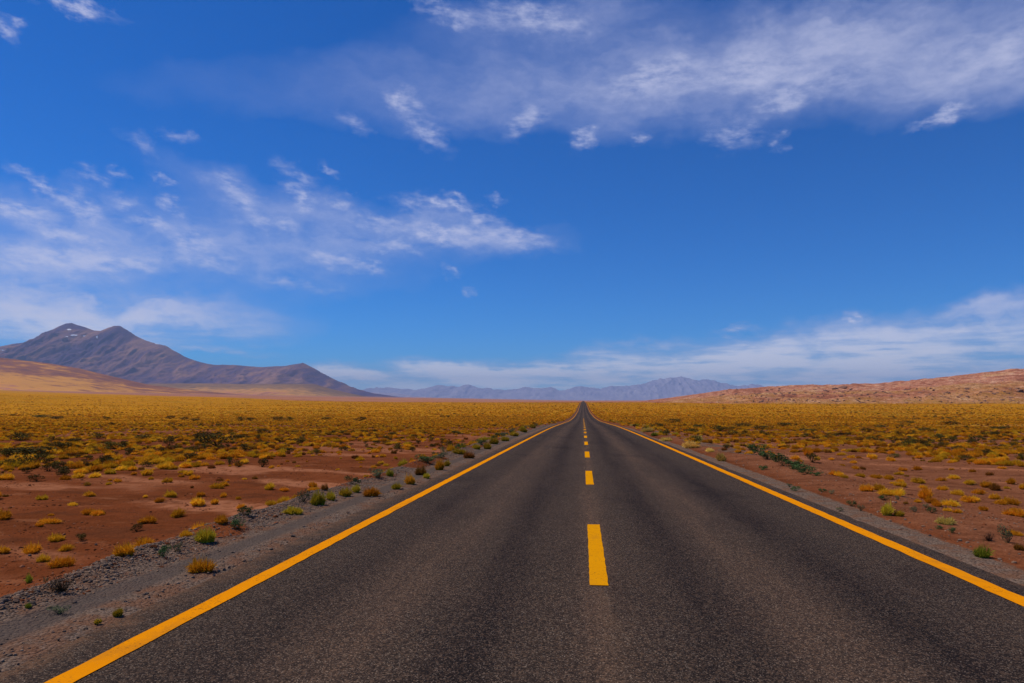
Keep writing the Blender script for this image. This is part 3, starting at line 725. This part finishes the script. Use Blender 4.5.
#PLANTS
# left verge, from the camera outwards
put('gold', 201, 571, 29, 17, "rounded golden tussock alone on the gravel nearest the left yellow line")
put('dead', 63, 592, 27, 17, "dry dark brown shrub on the reddish verge by the near gravel")
put('green', 29, 583, 11, 14, "small upright green clump where gravel meets red earth")
put('sage', 46, 583, 6, 6, "tiny grey shrub between a green clump and a dry brown shrub")
put('green', 28, 608, 7, 8, "tiny green sprout on the near stony red verge")
put('ygreen', 118, 615, 13, 8, "low yellow-green sprout on the dark worn shoulder")
put('ygreen', 98, 623, 8, 5, "very small yellowish sprout on the dark worn shoulder")
put('sage', 60, 614, 20, 8, "flat grey-green shrub spread on the near gravel")
put('ygreen', 205, 542, 24, 15, "round yellow-green tussock on the stony berm")
put('deep', 163, 557, 14, 12, "dark green shrub on the berm with a paler shrub behind it")
put('sage', 176, 552, 11, 9, "grey-green shrub just behind a darker one on the berm")
put('deep', 239, 529, 17, 12, "dark green bush on the berm beside a round golden tussock")
put('deep', 247, 515, 16, 10, "low dark green bush at the edge of the red earth")
put('gold', 222, 523, 19, 12, "golden tussock at the red earth's edge beside dark bushes")
put('gold', 124, 555, 23, 15, "golden tussock leaning on the gravel edge over red earth")
put('ygreen', 293, 514, 24, 9, "low wide yellow-green tussock hugging the grey track")
put('ygreen', 318, 505, 18, 15, "tall yellow-green tussock beside a grey-green shrub")
put('sage', 303, 502, 14, 13, "grey-green shrub behind a tall yellow-green tussock")
put('ygreen', 331, 500, 14, 9, "yellow-green tussock second in the verge row")
put('ygreen', 345, 496, 16, 10, "yellow-green tussock in the middle of the verge row")
put('ygreen', 355, 492, 12, 8, "yellow-green tussock at the far end of the verge row")
put('gold', 372, 496, 19, 12, "golden tussock with greenish base beside the paved edge")
put('ygreen', 396, 489, 16, 6, "flat yellow-green tussock beside the smooth track")
put('gold', 411, 484, 13, 13, "golden tussock touching a rusty one behind it")
put('rust', 420, 475, 14, 12, "rusty brown tussock among greener verge plants")
put('ygreen', 427, 478, 10, 6, "low green tussock at the foot of a rusty one")
put('deep', 353, 484, 16, 8, "low dark green shrub by the red clearing")
put('sage', 378, 478, 22, 9, "wide grey-green shrub on the bank")
put('ygreen', 390, 476, 9, 8, "small yellow-green tussock at the end of a wide grey shrub")
put('deep', 427, 462, 24, 8, "long dark green shrub on the distant verge")
put('gold', 440, 470, 13, 12, "golden tussock below a long dark green shrub")
put('ygreen', 447, 466, 10, 6, "small yellow-green tussock next to a golden one on the verge")
put('sage', 441, 458, 14, 6, "grey-green shrub behind a long dark green one")
put('rust', 469, 458, 14, 10, "orange-brown tussock standing clear near the road edge")
put('ygreen', 459, 454, 18, 7, "yellow-green tussock before an orange-brown one")
for (a, b_, w, h, k) in [(488, 449, 12, 7, 'ygreen'), (494, 444, 14, 7, 'ygreen'), (482, 445, 12, 6, 'sage'), (505, 441, 12, 6, 'ygreen'), (500, 437, 12, 5, 'deep'), (514, 436, 12, 5, 'ygreen'), (523, 432, 10, 5, 'ygreen'), (512, 432, 10, 4, 'sage'), (476, 449, 12, 6, 'ygreen'), (533, 428, 9, 4, 'ygreen')]:
    put(k, a, b_, w, h, {'ygreen': "small yellow-green tussock in the long verge strip narrowing into the distance", 'sage': "small grey shrub in the long verge strip narrowing into the distance", 'deep': "small dark green shrub in the long verge strip narrowing into the distance"}[k])
# red clearing on the left
put('gold', 33, 553, 21, 12, "golden tussock of the near red clearing with a stony shadowed foot")
put('gold', 60, 567, 26, 16, "largest golden tussock of the near red clearing")
put('gold', 43, 562, 15, 10, "golden tussock tucked against the largest one on red earth")
put('gold', 64, 551, 15, 9, "small golden tussock just behind the largest one on red earth")
put('gold', 58, 541, 17, 10, "golden tussock beside an olive shrub on red earth")
put('dark', 82, 540, 13, 7, "olive shrub beside a golden tussock on red earth")
put('gold', 4, 553, 16, 8, "golden tussock standing apart at the outermost left of the near red clearing")
put('gold', 4, 519, 20, 11, "tall golden tussock at the outer end of the clearing")
put('gold', 51, 523, 22, 8, "low golden tussock in the middle of the clearing")
put('gold', 148, 523, 20, 9, "low golden tussock in a short row on pale soil")
put('gold', 176, 517, 16, 11, "golden tussock at the end of a short row on pale soil")
put('dark', 136, 532, 12, 7, "small dark shrub on bare red soil before a short row")
put('gold', 172, 497, 14, 9, "olive gold tussock with small neighbours across the clearing")
put('gold', 214, 504, 13, 6, "small faded tussock on a pale streak of soil")
put('rust', 324, 490, 9, 8, "rusty tussock alone on the pale strip near the verge")
put('gold', 284, 491, 10, 5, "tiny golden tussock on the pale strip of soil")
# dark shrubs out on the left plain
for (a, b_, w, h) in [(21, 440, 26, 7), (26, 458, 58, 12), (4, 457, 22, 8), (54, 442, 14, 5), (145, 440, 20, 6), (107, 465, 14, 9), (49, 471, 15, 7), (66, 476, 14, 7), (37, 481, 14, 6), (147, 467, 11, 6), (188, 460, 14, 8), (116, 449, 24, 6), (98, 439, 14, 6), (72, 443, 22, 5), (218, 447, 32, 12), (205, 438, 18, 6), (237, 440, 16, 6), (229, 465, 10, 7), (239, 467, 9, 6), (262, 467, 12, 9), (247, 452, 12, 7), (241, 421, 9, 4), (251, 421, 10, 4), (279, 421, 14, 4), (290, 421, 9, 4), (325, 420, 12, 3), (359, 421, 14, 3.5), (300, 443, 12, 6), (284, 452, 16, 5), (396, 451, 10, 7), (42, 418, 26, 3), (58, 419, 18, 3), (107, 420, 8, 3), (184, 420, 9, 3), (194, 421, 9, 3), (170, 419, 10, 3), (316, 454, 10, 5), (345, 450, 9, 4)]:
    put('dark', a, b_, w, h, "broad dark shrub spreading low on the golden plain left of the road" if w > 22 else "small dark shrub dotted on the golden plain left of the road")
# right side
put('green', 981, 557, 24, 18, "bright green grass clump at the asphalt edge on bare soil")
put('ygreen', 887, 515, 18, 12, "upright yellow-green tussock with a lower one beside it")
put('ygreen', 899, 516, 12, 7, "low yellow-green tussock leaning away from a taller one")
put('straw', 944, 524, 22, 9, "flattened straw orange tussock lying on bare soil")
put('sage', 1008, 543, 16, 16, "thin grey-brown shrub with bare twigs behind the green clump")
put('dead', 989, 541, 14, 10, "dry dark shrub between a straw tussock and a thin grey one")
put('rust', 1020, 550, 12, 9, "rusty dry tussock beside a thin grey-brown shrub")
put('gold', 1016, 535, 18, 7, "pale dry tussock behind the thin grey-brown shrub")
for (a, b_, w, h) in [(852, 506, 10, 6), (840, 511, 8, 4), (861, 511, 8, 6), (885, 500, 13, 5), (898, 500, 6, 4), (914, 512, 8, 6), (932, 513, 9, 7), (952, 533, 9, 6), (938, 529, 9, 4), (926, 508, 6, 4), (822, 492, 9, 4), (831, 494, 7, 4), (795, 491, 10, 5), (790, 487, 7, 4)]:
    put('deep' if w > 8 else 'sage', a, b_, w, h, "small green plant on bare reddish soil beside the right lane" if w > 8 else "tiny grey-green plant on bare reddish soil beside the right lane")
for (a, b_, w, h) in [(866, 491, 17, 9), (884, 495, 17, 8), (899, 496, 17, 10), (925, 499, 20, 14), (931, 503, 13, 8), (943, 490, 12, 7), (958, 495, 15, 7), (971, 502, 18, 8), (977, 494, 15, 7), (986, 487, 16, 7), (1010, 504, 18, 9), (995, 499, 14, 8), (1016, 516, 24, 10), (920, 483, 15, 7), (955, 479, 14, 6), (1011, 484, 12, 7), (876, 478, 14, 5), (888, 479, 12, 7), (860, 477, 12, 5), (968, 484, 12, 6), (940, 481, 12, 5), (1022, 489, 10, 6), (901, 482, 10, 4), (936, 506, 14, 9)]:
    put('gold', a, b_, w, h, "larger golden tussock in the cluster on bare soil right of the road" if w > 15 else "smaller golden tussock in the cluster on bare soil right of the road")
put('rust', 995, 490, 17, 9, "dark brown tussock among golden ones on the right")
put('straw', 646, 432, 17, 6, "pale straw tussock first in line along the right verge")
put('green', 654, 436, 9, 6, "small green tuft between pale straw tussocks")
put('straw', 667, 441, 15, 5, "low pale straw tussock beside the right yellow line")
put('straw', 691, 448, 25, 9, "broad pale straw mound on the right verge")
put('straw', 722, 461, 16, 10, "tall pale straw tussock nearest on the right verge")
put('straw', 710, 452, 12, 5, "faint straw tussock behind the tall pale one")
put('deep', 762, 470, 12, 5, "small dark green plant on the sandy bank near the right line")
for i, (a, b_, w, h) in enumerate([(753, 450, 12, 7), (760, 454, 14, 9), (768, 458, 14, 9), (776, 461, 14, 9), (784, 465, 15, 9), (792, 468, 15, 9), (800, 471, 15, 8), (808, 473, 14, 6), (816, 475, 10, 4)]):
    put('deep', a, b_ + 1, w * 1.25, h * 1.15, "dark green shrub in the continuous low row along the right embankment", "row of dark green shrubs along the right embankment")
put('dark', 812, 462, 14, 8, "round dark shrub with golden grass growing behind it")
put('gold', 809, 456, 11, 10, "golden tussock rising behind a round dark shrub")
for (a, b_, w, h) in [(958, 451, 13, 5), (945, 447, 12, 5), (905, 447, 16, 5), (868, 432, 14, 4), (846, 436, 18, 4), (978, 441, 16, 5), (928, 432, 18, 4), (805, 432, 18, 4), (765, 430, 20, 4), (720, 431, 20, 5), (700, 428, 16, 4), (672, 423, 16, 4), (742, 427, 18, 4), (783, 426, 18, 4), (893, 458, 12, 4), (965, 460, 14, 5), (990, 455, 10, 5), (690, 433, 14, 4), (950, 425, 16, 4), (1000, 430, 18, 4), (905, 424, 16, 3), (880, 428, 14, 3), (660, 427, 12, 4), (735, 436, 14, 4)]:
    put('dark', a, b_, w, h, "dark shrub low among the golden grass right of the road")

for k_ in range(70):        # the green strip that follows the left verge
    yv = 24 * (130 / 24.) ** rr0.uniform(); sv = -(4.9 + abs(rr0.normal(0, .55)) + rr0.uniform(0, .5))
    kd = rr0.choice(['ygreen', 'sage', 'gold', 'deep', 'ygreen'])
    q_ = rr0.uniform(.25, .62)
    o = plant(kd, (sv + XR, yv, float(ground_z(sv + XR, yv))), q_, q_ * rr0.uniform(.5, .75), {'ygreen': "small yellow-green tussock in the long verge strip narrowing into the distance", 'sage': "small grey shrub in the long verge strip narrowing into the distance", 'deep': "small dark green shrub in the long verge strip narrowing into the distance", 'gold': "small golden tussock in the long verge strip narrowing into the distance"}[kd])
for k_ in range(60):        # and thinner, on the right
    yv = 34 * (170 / 34.) ** rr0.uniform(); sv = 4.7 + abs(rr0.normal(0, .9))
    kd = rr0.choice(['straw', 'gold', 'dark', 'ygreen', 'straw'])
    q_ = rr0.uniform(.3, .7)
    plant(kd, (sv + XR, yv, float(ground_z(sv + XR, yv))), q_, q_ * rr0.uniform(.4, .65), {'ygreen': "small yellow-green tussock in the far verge strip right of the road", 'straw': "pale straw tussock in the far verge strip right of the road", 'dark': "small dark shrub in the far verge strip right of the road", 'gold': "small golden tussock in the far verge strip right of the road"}[kd])

# ------------------------------------------------------------------ the grass of the plain
taken = np.array(taken)
def scatter(n, rmin, rmax, seed, cover=True, power=.5):
    r = np.random.default_rng(seed)
    az_ = R(-5.92) + r.uniform(-R(44), R(44), n)
    rr = np.sqrt(r.uniform(rmin ** 2, rmax ** 2, n)) if power == .5 else rmin * (rmax / rmin) ** r.uniform(0, 1, n)
    return rr * np.sin(az_), rr * np.cos(az_), r
def field_points(n, rmin, rmax, seed, thin=1.0, logr=False):
    x, y, r = scatter(n, rmin, rmax, seed, power=0 if logr else .5)
    s = x - XR
    c = grass_cover(x, y)
    clump = fbm(x / 2.0, y / 2.0, seed + 3, 2)
    p = (.15 + .85 * c) * (sst(clump, .32, .66) if rmax < 150 else (sst(clump, .15, .62) if not logr else 1.0)) * thin
    p = np.where(np.abs(s) > np.where(y > 80, 4.5, 5.2), p, 0)
    p = np.where(y > 1500, 0, p)
    k = r.uniform(0, 1, n) < p
    return x[k], y[k]
A = [field_points(4200, 6, 30, 201), field_points(58000, 30, 110, 202), field_points(150000, 110, 330, 203)]
PX_ = np.concatenate([a[0] for a in A]); PY_ = np.concatenate([a[1] for a in A])
ok = np.ones(len(PX_), bool)
for (tx, ty, tr) in taken: ok &= (PX_ - tx) ** 2 + (PY_ - ty) ** 2 > (tr + .15) ** 2
PX_, PY_ = PX_[ok], PY_[ok]
PZ_ = ground_z(PX_, PY_)
N = len(PX_)
size = rng.lognormal(-.40, .40, N).clip(.22, 1.15) * (.72 + .28 * sst(grass_cover(PX_, PY_), 0, .5)) * (.75 + .4 * fbm(PX_ / 12, PY_ / 12, 77, 2))
qx, qy, qd = project(np.stack([PX_, PY_, PZ_], -1))
big = size / qd * ((qx > 4) & (qx < 1020) & (qd > 0))
order = np.argsort(-big)
FREE = 300 - count['gold']
chosen = order[:FREE]
rest = np.ones(N, bool); rest[chosen] = False
for i in chosen:
    x, y = PX_[i], PY_[i]
    side = "left" if x < XR else "right"
    cov = float(grass_cover(np.array(x), np.array(y)))
    sz = "large" if size[i] > 1.15 else ("small" if size[i] < .75 else "medium")
    where = "out on bare earth" if cov < .15 else ("where the grass begins to thicken" if cov < .6 else "within the thick grass")
    plant('gold', (x, y, PZ_[i]), .50 * size[i], .27 * size[i], f"{sz} golden bunch grass {where} {side} of the road")

def stuff_points(name, x, y, z, s, sources, flat=1.0, label=None):
    """one object: many plants standing on points, each a copy of a plant in the scene"""
    me = bpy.data.meshes.new(name)
    n = len(x)
    me.vertices.add(n); me.vertices.foreach_set("co", np.stack([x, y, z], -1).astype(np.float32).ravel())
    r = np.random.default_rng(n)
    for k, v in (("size", s), ("turn", r.uniform(0, 6.28, n)), ("high", s * flat * r.uniform(.8, 1.2, n))):
        me.attributes.new(k, 'FLOAT', 'POINT').data.foreach_set("value", np.asarray(v, np.float32))
    me.attributes.new("pick", 'INT', 'POINT').data.foreach_set("value", r.integers(0, len(sources), n).astype(np.int32))
    ob = bpy.data.objects.new(name, me); COL.objects.link(ob)
    g = bpy.data.node_groups.new(name, 'GeometryNodeTree')
    g.interface.new_socket("Geometry", in_out='INPUT', socket_type='NodeSocketGeometry')
    g.interface.new_socket("Geometry", in_out='OUTPUT', socket_type='NodeSocketGeometry')
    q = NT(g); gi, go = q.node("NodeGroupInput"), q.node("NodeGroupOutput")
    jn = q.node("GeometryNodeJoinGeometry")
    for srcob in sources:
        oi = q.node("GeometryNodeObjectInfo", transform_space='ORIGINAL'); oi.inputs['Object'].default_value = srcob
        oi.inputs['As Instance'].default_value = True
        q.l.new(oi.outputs['Geometry'], jn.inputs[0])
    def na(nm, t='FLOAT'):
        a = q.node("GeometryNodeInputNamedAttribute", data_type=t); a.inputs[0].default_value = nm; return a.outputs[0]
    ip = q.node("GeometryNodeInstanceOnPoints")
    q.l.new(gi.outputs[0], ip.inputs['Points']); q.l.new(jn.outputs[0], ip.inputs['Instance'])
    ip.inputs['Pick Instance'].default_value = True
    q.l.new(na("pick", 'INT'), ip.inputs['Instance Index'])
    q.l.new(q.comb(0.0, 0.0, na("turn")), ip.inputs['Rotation'])
    q.l.new(q.comb(na("size"), na("size"), na("high")), ip.inputs['Scale'])
    q.l.new(ip.outputs[0], go.inputs[0])
    ob.modifiers.new("plants", 'NODES').node_group = g
    ob["kind"] = "stuff"
    return ob
golds = [o for o in sc.objects if o.name.startswith("golden_tussock")]
gsrc = []
for me in MESH['gold']:
    gsrc.append(next(o for o in golds if o.data == me))
gsrc += [next(o for o in sc.objects if o.data == me) for me in MESH["rust"]] + [gsrc[0]]
stuff_points("golden_grass", PX_[rest], PY_[rest], PZ_[rest], size[rest], gsrc, .86)
# far plain: wider, flatter clumps
x, y = field_points(120000, 320, 1400, 301, thin=.75, logr=True)
s = np.random.default_rng(5).lognormal(.45, .35, len(x))
def land_z(x, y):
    return np.where((x > 40) & (y > HD - HF) & (y < HD + 100), np.maximum(ground_z(x, y), rocky_z(x, y)), ground_z(x, y))
up = land_z(x, y) - ground_z(x, y)
k = np.random.default_rng(6).uniform(0, 1, len(x)) < np.where(up > .5, .55 * (1 - sst(up, 3, 40)) * sst(fbm(x / 40., y / 60., 313, 3), .35, .6), 1.0)
x, y, s = x[k], y[k], s[k]
stuff_points("distant_grass", x, y, land_z(x, y), s, gsrc[:3], .55)
# dark brush scattered between the golden clumps
darks = [next(o for o in sc.objects if o.data == me) for me in MESH['dark']]
x, y = field_points(15000, 26, 420, 305, thin=.3, logr=True)
k = fbm(x / 14., y / 20., 307, 3) > .53
x, y = x[k], y[k]
s = np.random.default_rng(7).lognormal(-.42, .42, len(x))
stuff_points("dark_brush", x, y, ground_z(x, y), s, darks, .8)

x, y = field_points(9000, 300, 1150, 309, thin=.5, logr=True)
k = fbm(x / 60., y / 110., 311, 3) > .54
x, y = x[k], y[k]
stuff_points("distant_brush", x, y, land_z(x, y), np.random.default_rng(8).lognormal(.45, .4, len(x)), darks, .6)

# ------------------------------------------------------------------ stones
def stone_mat():
    m, n, b = new_mat("grey_brown_stone", 1.0, .03)
    P = n.node("ShaderNodeTexCoord").outputs['Object']
    info = n.node("ShaderNodeObjectInfo")
    c = n.ramp(info.outputs['Random'], [(0, (.12, .085, .066)), (.4, (.21, .145, .108)), (.7, (.28, .158, .095)), (1, (.40, .28, .20))])
    c = n.mix(n.step(n.noise(P, 30, 3), .4, .65, 0, .5), c, (.07, .052, .045, 1))
    n.l.new(c, b.inputs['Base Color']); bump(n, b, n.noise(P, 60, 3), .6, .01)
    return m
STONE = stone_mat()
def stone_mesh(seed):
    r = np.random.default_rng(seed)
    bm = bmesh.new(); bmesh.ops.create_icosphere(bm, subdivisions=2, radius=.5)
    k = r.normal(0, 1, (7, 3)); k /= np.linalg.norm(k, axis=1)[:, None]; dcut = r.uniform(.25, .42, 7)
    for v in bm.verts:
        p = np.array(v.co)
        for a, d in zip(k, dcut):
            e = p @ a - d
            if e > 0: p = p - a * e
        v.co = p * np.array([1.15, .95, .72])
    me = bpy.data.meshes.new("stone"); bm.to_mesh(me); bm.free(); me.materials.append(STONE)
    return me
SM = [stone_mesh(400 + i) for i in range(5)]
sobs = []
def stone(px, py, w, label):
    p = hit(px, py); d = project(p)[2]; i = len(sobs)
    o = bpy.data.objects.new("stone", SM[i % 5]); COL.objects.link(o)
    q = w * d / F; o.location = (p[0], p[1], p[2] + q * .18); o.scale = (q, q, q)
    o.rotation_euler = (random.uniform(-.3, .3), random.uniform(-.3, .3), random.uniform(0, 6))
    thing(o, label, "stone", "loose stones on the verges"); sobs.append(o)
stone(4, 602, 7, "pale rusty stone where the near gravel meets red earth")
stone(16, 602, 6, "dark stone beside a pale rusty one on the near verge")
for (a, b_, w) in [(79, 574, 5), (72, 578, 4), (98, 568, 4), (86, 576, 3.5), (110, 561, 4), (8, 598, 5), (22, 595, 4), (132, 560, 3.5), (36, 590, 4), (30, 556, 4), (96, 545, 3), (190, 530, 3.5), (214, 527, 3), (258, 512, 3), (270, 508, 3), (140, 556, 4), (50, 608, 4), (75, 603, 4)]:
    stone(a, b_, w, "small grey stone lying on the stony berm left of the road")
for (a, b_, w) in [(870, 515, 3), (905, 520, 3), (930, 536, 3.5), (960, 541, 4), (1000, 560, 4), (1014, 563, 4.5), (975, 530, 3), (1005, 513, 3.5)]:
    stone(a, b_, w, "small brown stone on bare soil beside the right lane")
r = np.random.default_rng(901)
n = 42000
y = 3.0 * (40 / 3.0) ** r.uniform(0, 1, n)
s_ = np.where(r.uniform(0, 1, n) < .8, -r.normal(5.15, .55, n), r.uniform(4.05, 6.5, n))
y[s_ > 0] = 3 * (60 / 3.) ** r.uniform(0, 1, (s_ > 0).sum())
x = s_ + XR
k = (s_ > 4.0) | (s_ < -3.85); k &= ~((s_ < 0) & (np.abs(-s_ - 4.42) < .22) & (r.uniform(0, 1, n) < .9))
k &= ~((s_ > 0) & (r.uniform(0, 1, n) < .5))
k &= ~((fbm(x * .55, y * .4, 43, 3) > .55) & (r.uniform(0, 1, n) < .75))
x, y = x[k], y[k]
sz = r.lognormal(-4.1, .45, len(x)).clip(.008, .06)
stuff_points("gravel", x, y, ground_z(x, y) + sz * .1, sz, sobs[:5], 1.0)

r = np.random.default_rng(905)
n = 60000
y = 5.0 * (60 / 5.0) ** r.uniform(0, 1, n)
s_ = np.where(r.uniform(0, 1, n) < .6, -1, 1) * r.uniform(4.6, 20, n)
x = s_ + XR
k = fbm(x / 1.6, y / 1.6, 907, 3) > .46
x, y = x[k], y[k]
sz = r.lognormal(-4.0, .6, len(x)).clip(.007, .09)
CLOD = new_mat("red_soil_clod", 1.0, 0.0)
for_c = CLOD[1].ramp(CLOD[1].node("ShaderNodeObjectInfo").outputs['Random'], [(0, (.07, .024, .011)), (.6, (.15, .045, .018)), (1, (.26, .11, .06))])
CLOD[1].l.new(for_c, CLOD[2].inputs['Base Color'])
clods = []
for i, (a, b_) in enumerate([(52, 575), (110, 545), (900, 530)]):
    p = hit(a, b_); me = SM[i].copy(); me.name = "soil_clod"; me.materials.clear(); me.materials.append(CLOD[0])
    o = bpy.data.objects.new("soil_clod", me); COL.objects.link(o); o.location = p; o.scale = (.05, .05, .04)
    thing(o, ["small red clod of earth near the largest golden tussock", "small red clod of earth on the open clearing", "small red clod of earth on the bare soil right of the road"][i], "clod", "clods of earth"); clods.append(o)
stuff_points("loose_soil_clods", x, y, ground_z(x, y), sz, clods, .8)

# rocks on the rise to the right
def rock_mat():
    m, n, b = new_mat("pink_brown_rock", 1, .05)
    P = n.node("ShaderNodeNewGeometry").outputs['Position']
    n.l.new(n.ramp(n.noise(P, .5, 4, .6), [(.3, (.12, .06, .045)), (.6, (.25, .13, .09)), (.8, (.38, .23, .16))]), b.inputs['Base Color'])
    bump(n, b, n.noise(P, 1.2, 3), .8, .5)
    return m
ROCK = rock_mat()
RM = []
for me in SM[:3]:
    c = me.copy(); c.name = "rock"; c.materials.clear(); c.materials.append(ROCK); RM.append(c)
def hit_hill(px, py):
    d = ray(px, py); d = d / d[1]
    t = np.linspace(HD - HF + 10, HD + 100, 1500)
    dz = EYE + d[2] * t - rocky_z(d[0] * t, t)
    k = np.argmax(dz < 0)
    if dz[k] >= 0: return None
    return np.array([d[0] * t[k], t[k], EYE + d[2] * t[k]])
rr = np.random.default_rng(77); nr = 0
spots = [(826, 391, 8, 3), (835, 389, 7, 4), (842, 388, 9, 4), (850, 390, 5, 3), (1019, 391, 9, 4), (1010, 389, 5, 2.5), (1002, 406, 6, 3), (985, 401, 5, 2.5), (960, 396, 5, 2), (905, 390, 4, 2)]
spots += [(rr.uniform(720, 1022), rr.uniform(388, 404), rr.uniform(2, 4.5), rr.uniform(1.3, 2.4)) for _ in range(190)]
for (a, b_, w, h) in spots:
    p = hit_hill(a, b_)
    if p is None: continue
    k = p[1] / F
    o = bpy.data.objects.new("rock_outcrop", RM[nr % 3]); COL.objects.link(o); nr += 1
    o.location = p; o.scale = (w * k, w * k * .7, h * k * 1.2); o.rotation_euler = (rr.uniform(-.3, .3), rr.uniform(-.3, .3), rr.uniform(0, 6))
    thing(o, "large dark outcrop on the pink rocky hillside" if w > 5 else "small rock on the pink hillside at the right", "rock", "rocks on the pink hillside")

# ------------------------------------------------------------------ air
HAZE = 2.9e-5
def haze_box():
    hi = (45000, 55000, 2050)
    lo = (-45000, -1200, float(GZ.min()) - 25)
    bm = bmesh.new(); bmesh.ops.create_cube(bm, size=1)
    for v in bm.verts: v.co = [lo[i] if v.co[i] < 0 else hi[i] for i in range(3)]
    me = bpy.data.meshes.new("haze"); bm.to_mesh(me); bm.free()
    m = bpy.data.materials.new("thin_blue_air"); m.use_nodes = True
    nt = m.node_tree; nt.nodes.clear()
    out = nt.nodes.new("ShaderNodeOutputMaterial"); pv = nt.nodes.new("ShaderNodeVolumePrincipled")
    pv.inputs['Color'].default_value = (.50, .65, 1, 1); pv.inputs['Density'].default_value = HAZE
    pv.inputs['Anisotropy'].default_value = 0.0
    nt.links.new(pv.outputs[0], out.inputs['Volume'])
    m.cycles.homogeneous_volume = True
    me.materials.append(m)
    o = bpy.data.objects.new("haze", me); COL.objects.link(o); o["kind"] = "stuff"
haze_box()
sc.cycles.volume_bounces = 0
sc.cycles.max_bounces = 6
